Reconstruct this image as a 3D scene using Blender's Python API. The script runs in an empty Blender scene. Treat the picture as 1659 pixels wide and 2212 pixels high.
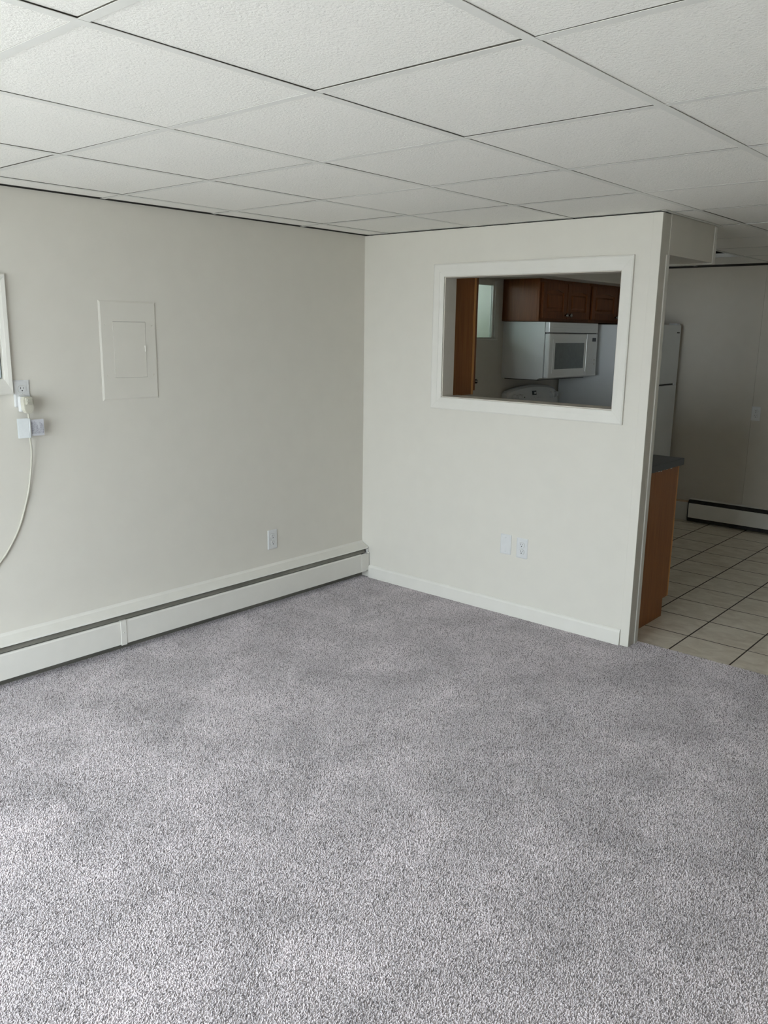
import bpy, bmesh, math, random
from mathutils import Vector, Matrix

random.seed(7)
SC = bpy.context.scene
COL = SC.collection

# ---------------------------------------------------------------- camera
cam_data = bpy.data.cameras.new('camera')
cam = bpy.data.objects.new('camera', cam_data)
COL.objects.link(cam)
cam_data.sensor_fit = 'HORIZONTAL'
cam_data.sensor_width = 36.0
cam_data.lens = 1798.477 * 36.0 / 1659.0
cam_data.clip_start = 0.02
cam.location = (3.57295, -3.90190, 1.58369)
cam.rotation_euler = (1.35537, -0.01499, 0.71813)
SC.camera = cam

# ---------------------------------------------------------------- world, light, exposure
SC.view_settings.view_transform = 'Standard'
SC.view_settings.look = 'None'
SC.view_settings.gamma = 1.0
SC.view_settings.use_curve_mapping = False
SC.view_settings.exposure = -0.11
SKY = 15.0
world = bpy.data.worlds.new('overcast_sky')
SC.world = world
world.use_nodes = True
wn = world.node_tree.nodes
bg = wn['Background']
bg.inputs['Color'].default_value = (0.83, 0.93, 1.0, 1)
bg.inputs['Strength'].default_value = SKY


def portal(name, loc, rot, sx, sy):
    l = bpy.data.lights.new(name, 'AREA')
    l.shape = 'RECTANGLE'
    l.size, l.size_y = sx, sy
    l.cycles.is_portal = True
    o = bpy.data.objects.new(name, l)
    o.location, o.rotation_euler = loc, rot
    COL.objects.link(o)


DOOR = (0.50, 2.95, 0.02, 2.03)          # patio door behind the camera: x0, x1, z0, z1
BACK = -4.95
portal('door_daylight', ((DOOR[0] + DOOR[1]) / 2, BACK - 0.11, (DOOR[2] + DOOR[3]) / 2),
       (math.pi / 2, 0, 0), DOOR[1] - DOOR[0], DOOR[3] - DOOR[2])
portal('window_daylight', (-0.18, 1.03, 1.73), (0, -math.pi / 2, 0), 0.40, 0.84)

sun_data = bpy.data.lights.new('hazy_sun', 'SUN')       # stands high behind the house, lights the patio
sun_data.energy = 17.0
sun_data.angle = math.radians(12)
sun_data.color = (1.0, 0.97, 0.92)
sun = bpy.data.objects.new('hazy_sun', sun_data)
sun.rotation_euler = Vector((-0.18, -0.52, -0.83)).to_track_quat('-Z', 'Y').to_euler()
COL.objects.link(sun)

try:
    SC.cycles.max_bounces = 14
    SC.cycles.diffuse_bounces = 10
    SC.cycles.use_denoising = True
    SC.cycles.sample_clamp_indirect = 8.0
except Exception:
    pass

H = 2.1405      # ceiling height
KR = 6.60       # unseen kitchen length, stretched out to darken the kitchen
FAR = 3.23      # kitchen far wall
RIGHT = 4.35    # right wall
PW = 1.868      # end of the partition wall
PT = 0.10       # partition thickness

# ---------------------------------------------------------------- materials


def _mat(name, color, rough=0.6, metal=0.0, spec=0.5):
    m = bpy.data.materials.new(name)
    m.use_nodes = True
    b = m.node_tree.nodes['Principled BSDF']
    b.inputs['Base Color'].default_value = (*color, 1)
    b.inputs['Roughness'].default_value = rough
    b.inputs['Metallic'].default_value = metal
    b.inputs['Specular IOR Level'].default_value = spec
    return m, m.node_tree, b


def noisy(name, c1, c2, scale, rough=0.6, bump=0.0, bscale=None, bdist=0.002, detail=4, stretch=(1, 1, 1),
          spec=0.5, metal=0.0, lo=0.35, hi=0.65, coord='Object'):
    m, t, b = _mat(name, c1, rough, metal, spec)
    tc = t.nodes.new('ShaderNodeTexCoord')
    mp = t.nodes.new('ShaderNodeMapping')
    mp.inputs['Scale'].default_value = stretch
    t.links.new(tc.outputs[coord], mp.inputs['Vector'])
    n = t.nodes.new('ShaderNodeTexNoise')
    n.inputs['Scale'].default_value = scale
    n.inputs['Detail'].default_value = detail
    t.links.new(mp.outputs['Vector'], n.inputs['Vector'])
    r = t.nodes.new('ShaderNodeValToRGB')
    r.color_ramp.elements[0].position = lo
    r.color_ramp.elements[1].position = hi
    r.color_ramp.elements[0].color = (*c1, 1)
    r.color_ramp.elements[1].color = (*c2, 1)
    t.links.new(n.outputs['Fac'], r.inputs['Fac'])
    t.links.new(r.outputs['Color'], b.inputs['Base Color'])
    if bump:
        n2 = t.nodes.new('ShaderNodeTexNoise')
        n2.inputs['Scale'].default_value = bscale or scale
        n2.inputs['Detail'].default_value = 3
        t.links.new(mp.outputs['Vector'], n2.inputs['Vector'])
        bp = t.nodes.new('ShaderNodeBump')
        bp.inputs['Strength'].default_value = bump
        bp.inputs['Distance'].default_value = bdist
        t.links.new(n2.outputs['Fac'], bp.inputs['Height'])
        t.links.new(bp.outputs['Normal'], b.inputs['Normal'])
    return m


WALLC = (0.61, 0.588, 0.532)
M = {}
M['wall'] = noisy('wall_paint', WALLC, tuple(c * 1.02 for c in WALLC), 9, 0.62, bump=0.12, bscale=260, bdist=0.001, spec=0.3)
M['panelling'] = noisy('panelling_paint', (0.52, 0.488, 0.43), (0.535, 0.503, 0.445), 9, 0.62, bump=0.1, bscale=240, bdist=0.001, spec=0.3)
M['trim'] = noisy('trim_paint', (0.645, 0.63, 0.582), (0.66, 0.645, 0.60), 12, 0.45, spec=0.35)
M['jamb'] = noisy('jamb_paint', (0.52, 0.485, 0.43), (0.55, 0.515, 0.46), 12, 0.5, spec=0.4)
M['tee'] = noisy('tee_enamel', (0.75, 0.75, 0.715), (0.77, 0.77, 0.735), 20, 0.6, spec=0.3)
M['lip_shade'] = noisy('tile_lip_shade', (0.15, 0.14, 0.12), (0.24, 0.225, 0.195), 60, 0.95, spec=0.05)  # dark tone draws the shadow line beside each ceiling tee
M['plenum'] = noisy('gap_shade_dark', (0.03, 0.028, 0.025), (0.05, 0.045, 0.04), 6, 0.9)
M['plate'] = noisy('plate_plastic', (0.59, 0.595, 0.595), (0.61, 0.615, 0.615), 40, 0.35)
M['slot'] = noisy('slot_black', (0.012, 0.012, 0.012), (0.02, 0.02, 0.02), 40, 0.6)
M['beige'] = noisy('beige_plastic', (0.46, 0.445, 0.375), (0.49, 0.475, 0.405), 30, 0.45)
M['beige_dark'] = noisy('button_plastic', (0.36, 0.35, 0.29), (0.40, 0.39, 0.33), 40, 0.5)
M['heater'] = noisy('heater_enamel', (0.66, 0.645, 0.60), (0.68, 0.665, 0.62), 14, 0.38, spec=0.45)
M['vane'] = noisy('heater_shade_metal', (0.16, 0.155, 0.13), (0.24, 0.23, 0.2), 30, 0.55, stretch=(1, 0.1, 1), metal=0.3)
M['dark'] = noisy('dark_metal', (0.02, 0.019, 0.017), (0.035, 0.03, 0.028), 25, 0.6)
M['white_app'] = noisy('appliance_white', (0.72, 0.74, 0.74), (0.74, 0.76, 0.76), 6, 0.10)
M['fridge'] = noisy('fridge_white', (0.70, 0.73, 0.75), (0.72, 0.75, 0.77), 5, 0.35, bump=0.05, bscale=400)
M['glass_dark'] = noisy('oven_glass', (0.13, 0.15, 0.15), (0.15, 0.17, 0.17), 30, 0.18)
M['counter'] = noisy('counter_laminate', (0.028, 0.031, 0.036), (0.055, 0.06, 0.068), 260, 0.42, lo=0.4, hi=0.62)
M['chrome'] = noisy('brushed_knob', (0.30, 0.28, 0.25), (0.38, 0.36, 0.33), 60, 0.25, metal=1.0)
M['tan'] = noisy('tan_wood', (0.48, 0.36, 0.25), (0.55, 0.42, 0.3), 30, 0.55)
M['ac'] = noisy('ac_plastic', (0.70, 0.79, 0.82), (0.74, 0.83, 0.86), 60, 0.4)
M['tag'] = noisy('tag_white', (0.70, 0.73, 0.74), (0.73, 0.76, 0.77), 50, 0.4)
M['label'] = noisy('label_paper', (0.50, 0.505, 0.54), (0.54, 0.545, 0.58), 50, 0.5)
M['ink'] = noisy('label_ink', (0.14, 0.14, 0.17), (0.34, 0.34, 0.38), 900, 0.6)
M['ground'] = noisy('patio_concrete', (0.46, 0.45, 0.42), (0.54, 0.53, 0.5), 4, 0.9)
M['well'] = noisy('well_steel', (0.40, 0.48, 0.49), (0.47, 0.55, 0.555), 3, 0.7)
M['leaf'] = noisy('leaf_green', (0.05, 0.13, 0.03), (0.12, 0.26, 0.07), 14, 0.7)
M['display'] = noisy('display_black', (0.006, 0.007, 0.008), (0.01, 0.01, 0.01), 50, 0.15)
M['grout'] = noisy('grout_brown', (0.035, 0.026, 0.019), (0.06, 0.046, 0.034), 40, 0.9)


def wood(name, c1, c2, axis='Z', rough=0.42):
    s = {'Z': (14, 14, 0.9), 'Y': (14, 0.9, 14), 'X': (0.9, 14, 14)}[axis]
    return noisy(name, c1, c2, 5, rough, bump=0.06, bscale=9, detail=7, stretch=s, lo=0.3, hi=0.7, spec=0.25)


M['wood'] = wood('oak_panel', (0.225, 0.082, 0.021), (0.30, 0.118, 0.033))
M['wood_edge'] = wood('oak_frame', (0.44, 0.200, 0.060), (0.54, 0.26, 0.085))
M['wood_door_shade'] = wood('oak_door_shade', (0.125, 0.038, 0.010), (0.18, 0.060, 0.017))  # oak darkened so its colour carries the kitchen's dimness
M['wood_rail'] = wood('oak_raised', (0.15, 0.048, 0.013), (0.21, 0.073, 0.02))


def tile_floor_mat():
    m, t, b = _mat('stone_tile', (0.4, 0.36, 0.3), 0.38)
    tc = t.nodes.new('ShaderNodeTexCoord')
    oi = t.nodes.new('ShaderNodeObjectInfo')
    add = t.nodes.new('ShaderNodeVectorMath')
    add.operation = 'MULTIPLY_ADD'
    add.inputs[1].default_value = (1, 1, 1)
    cmb = t.nodes.new('ShaderNodeCombineXYZ')
    mul = t.nodes.new('ShaderNodeMath')
    mul.operation = 'MULTIPLY'
    mul.inputs[1].default_value = 31.0
    t.links.new(oi.outputs['Random'], mul.inputs[0])
    t.links.new(mul.outputs[0], cmb.inputs[0])
    t.links.new(mul.outputs[0], cmb.inputs[2])
    t.links.new(tc.outputs['Object'], add.inputs[0])
    t.links.new(cmb.outputs[0], add.inputs[2])
    mp = t.nodes.new('ShaderNodeMapping')
    mp.inputs['Scale'].default_value = (1.0, 1.6, 1.0)
    t.links.new(add.outputs[0], mp.inputs['Vector'])
    n = t.nodes.new('ShaderNodeTexNoise')
    n.inputs['Scale'].default_value = 9
    n.inputs['Detail'].default_value = 8
    n.inputs['Roughness'].default_value = 0.62
    n.inputs['Distortion'].default_value = 0.7
    t.links.new(mp.outputs[0], n.inputs['Vector'])
    r = t.nodes.new('ShaderNodeValToRGB')
    e = r.color_ramp.elements
    e[0].position, e[0].color = 0.3, (0.56, 0.49, 0.395, 1)
    e[1].position, e[1].color = 0.7, (0.80, 0.745, 0.64, 1)
    x = e.new(0.52)
    x.color = (0.70, 0.64, 0.54, 1)
    t.links.new(n.outputs['Fac'], r.inputs['Fac'])
    t.links.new(r.outputs['Color'], b.inputs['Base Color'])
    bp = t.nodes.new('ShaderNodeBump')
    bp.inputs['Strength'].default_value = 0.15
    bp.inputs['Distance'].default_value = 0.002
    t.links.new(n.outputs['Fac'], bp.inputs['Height'])
    t.links.new(bp.outputs[0], b.inputs['Normal'])
    return m


M['floor_tile'] = tile_floor_mat()


def ceiling_tile_mat():
    m, t, b = _mat('ceiling_fibre', (0.72, 0.72, 0.69), 0.9, spec=0.1)
    tc = t.nodes.new('ShaderNodeNewGeometry')
    n = t.nodes.new('ShaderNodeTexNoise')
    n.inputs['Scale'].default_value = 125
    n.inputs['Detail'].default_value = 5
    n.inputs['Roughness'].default_value = 0.6
    n.inputs['Distortion'].default_value = 0.6
    t.links.new(tc.outputs['Position'], n.inputs['Vector'])
    r = t.nodes.new('ShaderNodeValToRGB')
    e = r.color_ramp.elements
    e[0].position, e[0].color = 0.26, (0.70, 0.695, 0.66, 1)
    e[1].position, e[1].color = 0.42, (0.87, 0.86, 0.82, 1)
    t.links.new(n.outputs['Fac'], r.inputs['Fac'])
    t.links.new(r.outputs['Color'], b.inputs['Base Color'])
    bp = t.nodes.new('ShaderNodeBump')
    bp.inputs['Strength'].default_value = 0.7
    bp.inputs['Distance'].default_value = 0.0026
    t.links.new(n.outputs['Fac'], bp.inputs['Height'])
    t.links.new(bp.outputs[0], b.inputs['Normal'])
    return m


M['ceiling_tile'] = ceiling_tile_mat()


def carpet_mat():
    m, t, b = _mat('carpet_yarn', (0.45, 0.42, 0.42), 0.95, spec=0.05)
    at = t.nodes.new('ShaderNodeAttribute')
    at.attribute_name = 'tint'
    r = t.nodes.new('ShaderNodeValToRGB')
    e = r.color_ramp.elements
    e[0].position, e[0].color = 0.0, (0.23, 0.209, 0.214, 1)
    e[1].position, e[1].color = 1.0, (0.86, 0.805, 0.822, 1)
    for p, c in ((0.18, (0.47, 0.436, 0.444)), (0.34, (0.77, 0.718, 0.732)), (0.8, (0.83, 0.776, 0.791))):
        x = e.new(p)
        x.color = (*c, 1)
    t.links.new(at.outputs['Fac'], r.inputs['Fac'])
    g = t.nodes.new('ShaderNodeNewGeometry')
    n = t.nodes.new('ShaderNodeTexNoise')
    n.inputs['Scale'].default_value = 3.6
    n.inputs['Detail'].default_value = 5
    n.inputs['Roughness'].default_value = 0.6
    n.inputs['Distortion'].default_value = 0.5
    t.links.new(g.outputs['Position'], n.inputs['Vector'])
    mr = t.nodes.new('ShaderNodeMapRange')
    mr.inputs['From Min'].default_value = 0.3
    mr.inputs['From Max'].default_value = 0.7
    mr.inputs['To Min'].default_value = 0.80
    mr.inputs['To Max'].default_value = 1.12
    t.links.new(n.outputs['Fac'], mr.inputs['Value'])
    mx = t.nodes.new('ShaderNodeMix')
    mx.data_type = 'RGBA'
    mx.blend_type = 'MULTIPLY'
    mx.inputs['Factor'].default_value = 1.0
    t.links.new(r.outputs['Color'], mx.inputs['A'])
    t.links.new(mr.outputs['Result'], mx.inputs['B'])
    t.links.new(mx.outputs['Result'], b.inputs['Base Color'])
    tl = t.nodes.new('ShaderNodeBsdfTranslucent')          # yarn lets some light through
    t.links.new(mx.outputs['Result'], tl.inputs['Color'])
    ms = t.nodes.new('ShaderNodeMixShader')
    ms.inputs[0].default_value = 0.28
    t.links.new(b.outputs[0], ms.inputs[1])
    t.links.new(tl.outputs[0], ms.inputs[2])
    t.links.new(ms.outputs[0], t.nodes['Material Output'].inputs['Surface'])
    return m


M['carpet'] = carpet_mat()
M['backing'] = noisy('carpet_backing', (0.43, 0.395, 0.403), (0.54, 0.50, 0.508), 220, 0.95, spec=0.05)

m_, t_, b_ = _mat('window_glass', (0.80, 0.88, 0.85), 0.05)
b_.inputs['Transmission Weight'].default_value = 1.0
b_.inputs['IOR'].default_value = 1.02
M['glass'] = m_

# ---------------------------------------------------------------- mesh helpers


class MB:
    def __init__(s):
        s.bm = bmesh.new()

    def box(s, a, b, bevel=0.0, seg=1):
        lo = [min(a[i], b[i]) for i in range(3)]
        hi = [max(a[i], b[i]) for i in range(3)]
        t = bmesh.new()
        bmesh.ops.create_cube(t, size=1.0)
        for v in t.verts:
            v.co = Vector([(lo[i] + hi[i]) / 2 + v.co[i] * (hi[i] - lo[i]) for i in range(3)])
        if bevel:
            bmesh.ops.bevel(t, geom=t.edges[:], offset=bevel, segments=seg, affect='EDGES', profile=0.5)
        s._merge(t)
        return s

    def prism(s, poly, axis, a, b):
        """poly: 2D outline; axis: extrusion axis. axis 0 -> (y,z), 1 -> (x,z), 2 -> (x,y)"""
        t = bmesh.new()

        def mk(p, e):
            return {0: (e, p[0], p[1]), 1: (p[0], e, p[1]), 2: (p[0], p[1], e)}[axis]
        va = [t.verts.new(mk(p, a)) for p in poly]
        vb = [t.verts.new(mk(p, b)) for p in poly]
        t.faces.new(va)
        t.faces.new(vb[::-1])
        n = len(poly)
        for i in range(n):
            t.faces.new((va[i], vb[i], vb[(i + 1) % n], va[(i + 1) % n]))
        bmesh.ops.recalc_face_normals(t, faces=t.faces[:])
        s._merge(t)
        return s

    def hexa(s, c):
        """eight corners, bottom four then top four, same winding"""
        t = bmesh.new()
        v = [t.verts.new(p) for p in c]
        for f in ((0, 1, 2, 3), (4, 5, 6, 7), (0, 1, 5, 4), (1, 2, 6, 5), (2, 3, 7, 6), (3, 0, 4, 7)):
            t.faces.new([v[i] for i in f])
        bmesh.ops.recalc_face_normals(t, faces=t.faces[:])
        s._merge(t)
        return s

    def lathe(s, prof, origin, axis, n=16):
        """prof: (r, h) pairs along axis"""
        ax = Vector(axis).normalized()
        u = ax.orthogonal().normalized()
        w = ax.cross(u)
        t = bmesh.new()
        rings = []
        for r, h in prof:
            rings.append([t.verts.new(Vector(origin) + ax * h + (u * math.cos(2 * math.pi * k / n) + w * math.sin(2 * math.pi * k / n)) * max(r, 1e-5)) for k in range(n)])
        for i in range(len(rings) - 1):
            for k in range(n):
                f = t.faces.new((rings[i][k], rings[i][(k + 1) % n], rings[i + 1][(k + 1) % n], rings[i + 1][k]))
                f.smooth = True
        t.faces.new(rings[0])
        t.faces.new(rings[-1])
        bmesh.ops.recalc_face_normals(t, faces=t.faces[:])
        s._merge(t)
        return s

    def tube(s, pts, r, n=8):
        P = [Vector(p) for p in pts]
        t = bmesh.new()
        rings = []
        for i, p in enumerate(P):
            d = (P[min(i + 1, len(P) - 1)] - P[max(i - 1, 0)]).normalized()
            u = d.cross(Vector((1, 0, 0)))
            if u.length < 1e-3:
                u = d.cross(Vector((0, 1, 0)))
            u.normalize()
            w = d.cross(u)
            rings.append([t.verts.new(p + (u * math.cos(2 * math.pi * k / n) + w * math.sin(2 * math.pi * k / n)) * r) for k in range(n)])
        for i in range(len(rings) - 1):
            for k in range(n):
                f = t.faces.new((rings[i][k], rings[i][(k + 1) % n], rings[i + 1][(k + 1) % n], rings[i + 1][k]))
                f.smooth = True
        t.faces.new(rings[0])
        t.faces.new(rings[-1])
        bmesh.ops.recalc_face_normals(t, faces=t.faces[:])
        s._merge(t)
        return s

    def _merge(s, t):
        me = bpy.data.meshes.new('tmp')
        t.to_mesh(me)
        t.free()
        s.bm.from_mesh(me)
        bpy.data.meshes.remove(me)

    def build(s, name, mat, parent=None):
        """vertices are given in world space when the root is unrotated; they are stored relative to the root"""
        me = bpy.data.meshes.new(name)
        off = Vector((0, 0, 0))
        p = parent
        while p is not None:
            off += p.location
            p = p.parent
        for v in s.bm.verts:
            v.co -= off
        s.bm.to_mesh(me)
        s.bm.free()
        me.materials.append(M[mat] if isinstance(mat, str) else mat)
        o = bpy.data.objects.new(name, me)
        COL.objects.link(o)
        o.parent = parent
        return o


def tag(o, label=None, cat=None, group=None, kind=None):
    if label:
        o['label'] = label
    if cat:
        o['category'] = cat
    if group:
        o['group'] = group
    if kind:
        o['kind'] = kind
    return o


def thing(name, loc, label, cat, group=None, rz=0.0, kind=None):
    o = bpy.data.objects.new(name, None)
    o.empty_display_size = 0.05
    COL.objects.link(o)
    o.location = loc
    o.rotation_euler = (0, 0, rz)
    return tag(o, label, cat, group, kind)


def rects_with_holes(a0, a1, b0, b1, holes):
    """split a rectangle into rectangles around the holes (u0,u1,v0,v1)"""
    us = sorted({a0, a1, *[h[0] for h in holes], *[h[1] for h in holes]})
    out = []
    for i in range(len(us) - 1):
        u0, u1 = us[i], us[i + 1]
        hs = sorted([h for h in holes if h[0] < (u0 + u1) / 2 < h[1]], key=lambda h: h[2])
        v = b0
        for h in hs:
            if h[2] > v:
                out.append((u0, u1, v, h[2]))
            v = h[3]
        if v < b1:
            out.append((u0, u1, v, b1))
    return out


# ---------------------------------------------------------------- structure: walls
TOP = H + 0.16
AC_HOLE = (-2.96, -2.266, 1.350, 1.742)
KW_HOLE = (0.60, 1.432, 1.52, 1.945)
b = MB()
for u0, u1, v0, v1 in rects_with_holes(BACK - 0.15, FAR + 0.15, -0.03, H - 0.0022, [AC_HOLE, KW_HOLE]):
    b.box((-0.20, u0, v0), (0.0, u1, v1))
wall_left = tag(b.build('wall_left', 'wall'), 'long cream painted left wall holding the electrical panel', 'wall', kind='structure')

MB().box((-0.20, BACK - 0.15, H - 0.0022), (-0.004, FAR + 0.15, TOP)).build('gap_shade_band', 'plenum', wall_left)  # dark strip paints in the shadow line under the ceiling
PH = (0.617, 1.689, 1.205, 1.882)      # pass-through opening
b = MB()
for u0, u1, v0, v1 in rects_with_holes(0.0, PW, 0.0, H - 0.004, [PH]):
    b.box((u0, 0.0, v0), (u1, PT, v1))
wall_part = tag(b.build('wall_partition', 'wall'), 'cream partition wall with a rectangular pass-through opening to the kitchen', 'wall', kind='structure')

MB().box((0.0, 0.005, H - 0.004), (PW - 0.005, PT, H)).build('gap_shade_band', 'plenum', wall_part)  # shaded gap over the partition, put in as dark colour
wall_far = tag(MB().box((-0.2, FAR + 0.006, -0.03), (KR + 0.2, FAR + 0.15, H - 0.014)).build('wall_far', 'wall'),
               'shaded kitchen far wall of painted sheet panels', 'wall', kind='structure')
MB().box((-0.2, FAR + 0.006, H - 0.014), (KR + 0.2, FAR + 0.15, TOP)).build('gap_shade_band', 'plenum', wall_far)  # dark colour stands in for shade where far wall meets ceiling
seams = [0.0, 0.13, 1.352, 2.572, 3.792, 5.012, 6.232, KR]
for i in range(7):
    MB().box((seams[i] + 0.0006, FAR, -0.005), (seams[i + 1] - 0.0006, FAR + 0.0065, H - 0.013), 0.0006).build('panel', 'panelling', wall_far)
wall_right = tag(MB().box((RIGHT, BACK - 0.15, -0.03), (RIGHT + 0.15, 0.10, TOP)).box((RIGHT, 0.10, -0.03), (KR + 0.15, 0.20, TOP)).box((KR, 0.20, -0.03), (KR + 0.15, FAR + 0.15, TOP)).build('wall_right', 'wall'),
                 'plain cream right wall outside the frame', 'wall', kind='structure')
b = MB()
for u0, u1, v0, v1 in rects_with_holes(-0.2, RIGHT + 0.15, -0.03, TOP, [DOOR]):
    b.box((u0, BACK - 0.15, v0), (u1, BACK, v1))
wall_back = tag(b.build('wall_back', 'wall'), 'cream back wall with the patio doorway behind the camera', 'wall', kind='structure')
b = MB()
for x0, x1 in ((DOOR[0], DOOR[0] + 0.06), (1.32, 1.38), (DOOR[1] - 0.06, DOOR[1])):
    b.box((x0, BACK - 0.12, DOOR[2]), (x1, BACK - 0.04, DOOR[3]), 0.004)
b.box((DOOR[0], BACK - 0.12, DOOR[3] - 0.06), (DOOR[1], BACK - 0.04, DOOR[3]), 0.004)
b.box((DOOR[0], BACK - 0.12, DOOR[2]), (DOOR[1], BACK - 0.04, DOOR[2] + 0.05), 0.004)
tag(b.build('door_1', 'trim'), 'white patio door frame in the back wall', 'door', kind='structure')

# soffit: an L-shaped box under the kitchen ceiling
SZ = 1.953
sof = tag(MB().box((0.0, PT, SZ), (PW, 0.685, H - 0.001)).build('wall_soffit', 'wall'),
          'boxed cream soffit hanging from the ceiling at the end of the partition', 'soffit', kind='structure')
MB().box((0.0, 0.685, SZ + 0.013), (0.49, FAR, H - 0.001)).build('soffit_leg', 'wall', sof)
MB().box((PW, PT, SZ + 0.0), (PW + 0.003, 0.65, H - 0.006)).build('face_board', 'wall', sof)
MB().box((PW, 0.655, SZ - 0.002), (PW + 0.006, 0.689, H - 0.006), 0.0015).build('corner_bead', 'trim', sof)
MB().box((PW - 0.7, 0.655, SZ - 0.005), (PW + 0.004, 0.689, SZ), 0.0012).build('edge_bead', 'trim', sof)

# partition corner trims
tr = tag(MB().box((1.826, -0.0045, 0.0), (PW + 0.0045, 0.0, H - 0.004), 0.001).build('trim_1', 'wall'),
         'flat cream corner board up the end of the partition', 'trim', kind='structure')
MB().box((PW, 0.0002, 0.0), (PW + 0.0043, 0.018, H - 0.004), 0.0004).build('return_strip', 'wall', tr)
tag(MB().box((PW, 0.072, -0.008), (PW + 0.006, PT + 0.006, SZ - 0.001), 0.0015).build('trim_2', 'trim'),
    'thin light corner strip on the kitchen edge of the partition end', 'trim', kind='structure')

# baseboards
b = MB()
b.prism([(0.0, -0.003), (-0.012, -0.003), (-0.012, 0.068), (-0.008, 0.078), (-0.003, 0.084), (0.0, 0.084)], 0, 0.068, 1.824)
tag(b.build('baseboard_partition', 'trim'), 'low white baseboard along the foot of the partition wall', 'baseboard', kind='structure')
b = MB()
b.box((0.62, FAR - 0.014, -0.01), (0.918, FAR, 0.152), 0.002)
bbf = tag(b.build('baseboard_far', 'trim'), 'short pale baseboard beside the kitchen heater', 'baseboard', kind='structure')
tag(MB().box((0.62, FAR - 0.016, 0.152), (0.905, FAR, 0.168), 0.002).build('top_strip', 'tan', bbf), 'bare tan wooden top edge')

# pass-through: jamb lining and mitred casing
win = thing('window_1', (1.15, 0.05, 1.205), 'white framed rectangular pass-through opening in the partition wall', 'opening', kind='structure')


def casing(parent, plane, u0, u1, v0, v1, w, axis, sgn, mat='trim', th=0.016, thi=0.009):
    """mitred flat casing round the opening; w = (left, right, bottom, top) widths. axis: 1 -> on plane y, 0 -> on plane x"""
    ou0, ou1, ov0, ov1 = u0 - w[0], u1 + w[1], v0 - w[2], v1 + w[3]

    def pt(u, v, d):
        return (u, plane + sgn * d, v) if axis == 1 else (plane + sgn * d, u, v)

    def board(o1, o2, i2, i1):
        # four plan corners: outer pair, inner pair ; stepped bevelled section made of two prisms
        def lerp(a, c, t):
            return (a[0] + (c[0] - a[0]) * t, a[1] + (c[1] - a[1]) * t)
        bb = MB()
        m1, m2 = lerp(o1, i1, 0.62), lerp(o2, i2, 0.62)
        q1, q2 = lerp(o1, i1, 0.10), lerp(o2, i2, 0.10)
        for (A, B, C, D, dA, dC) in ((o1, o2, q2, q1, th * 0.8, th), (q1, q2, m2, m1, th, th * 0.86), (m1, m2, i2, i1, th * 0.78, thi)):
            bb.hexa([pt(*A, 0), pt(*B, 0), pt(*C, 0), pt(*D, 0), pt(*A, dA), pt(*B, dA), pt(*C, dC), pt(*D, dC)])
        return bb.build('casing_board', mat, parent)
    g = 0.00015
    board((ou0, ov0 + g), (ou0, ov1 - g), (u0, v1 - g), (u0, v0 + g))
    board((ou1, ov0 + g), (ou1, ov1 - g), (u1, v1 - g), (u1, v0 + g))
    board((ou0 + g, ov0), (ou1 - g, ov0), (u1 - g, v0), (u0 + g, v0))
    board((ou0 + g, ov1), (ou1 - g, ov1), (u1 - g, v1), (u0 + g, v1))


casing(win, 0.0, PH[0], PH[1], PH[2], PH[3], (0.072, 0.060, 0.066, 0.070), 1, -1)
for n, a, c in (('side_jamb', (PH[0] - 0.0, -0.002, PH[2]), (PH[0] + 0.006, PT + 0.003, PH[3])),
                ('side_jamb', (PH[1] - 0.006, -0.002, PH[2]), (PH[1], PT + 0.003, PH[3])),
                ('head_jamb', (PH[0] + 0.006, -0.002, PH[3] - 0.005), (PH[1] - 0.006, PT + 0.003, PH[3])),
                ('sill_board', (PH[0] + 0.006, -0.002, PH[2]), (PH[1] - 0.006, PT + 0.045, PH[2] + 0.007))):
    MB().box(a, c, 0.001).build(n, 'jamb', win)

# ---------------------------------------------------------------- ceiling: deck, tiles, grid
ceiling = tag(MB().box((-0.2, BACK - 0.15, TOP), (KR + 0.15, FAR + 0.15, TOP + 0.08)).build('ceiling', 'plenum'),
              'suspended ceiling of rough white square tiles in a white grid', 'ceiling', kind='structure')
DX, DY, XO, YO = 0.6096, 0.6138, 0.1703, 0.0862
xl = [0.0] + [XO + DX * k for k in range(0, 12) if XO + DX * k < KR - 0.03] + [KR]
yl = [BACK] + [YO + DY * k for k in range(-12, 8) if BACK + 0.03 < YO + DY * k < FAR - 0.03] + [FAR]
tile_cache = {}


def ceil_tile(sx, sy):
    k = (round(sx, 3), round(sy, 3))
    if k not in tile_cache:
        # painted face with a lip coloured dark for the shade in the tee gap
        me = bpy.data.meshes.new('ceiling_tile')
        hx, hy, w, t = sx / 2, sy / 2, 0.0082, 0.014
        ix, iy = hx - w, hy - w
        o_ = [(-hx, -hy), (hx, -hy), (hx, hy), (-hx, hy)]
        i_ = [(-ix, -iy), (ix, -iy), (ix, iy), (-ix, iy)]
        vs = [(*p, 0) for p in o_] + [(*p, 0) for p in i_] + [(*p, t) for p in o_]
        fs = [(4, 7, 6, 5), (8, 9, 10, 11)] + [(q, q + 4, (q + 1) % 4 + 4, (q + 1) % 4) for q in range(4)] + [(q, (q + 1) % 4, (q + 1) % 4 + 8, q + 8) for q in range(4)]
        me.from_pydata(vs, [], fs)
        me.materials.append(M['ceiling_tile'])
        me.materials.append(M['lip_shade'])
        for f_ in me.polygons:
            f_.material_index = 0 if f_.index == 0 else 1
        tile_cache[k] = me
    return tile_cache[k]


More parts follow.
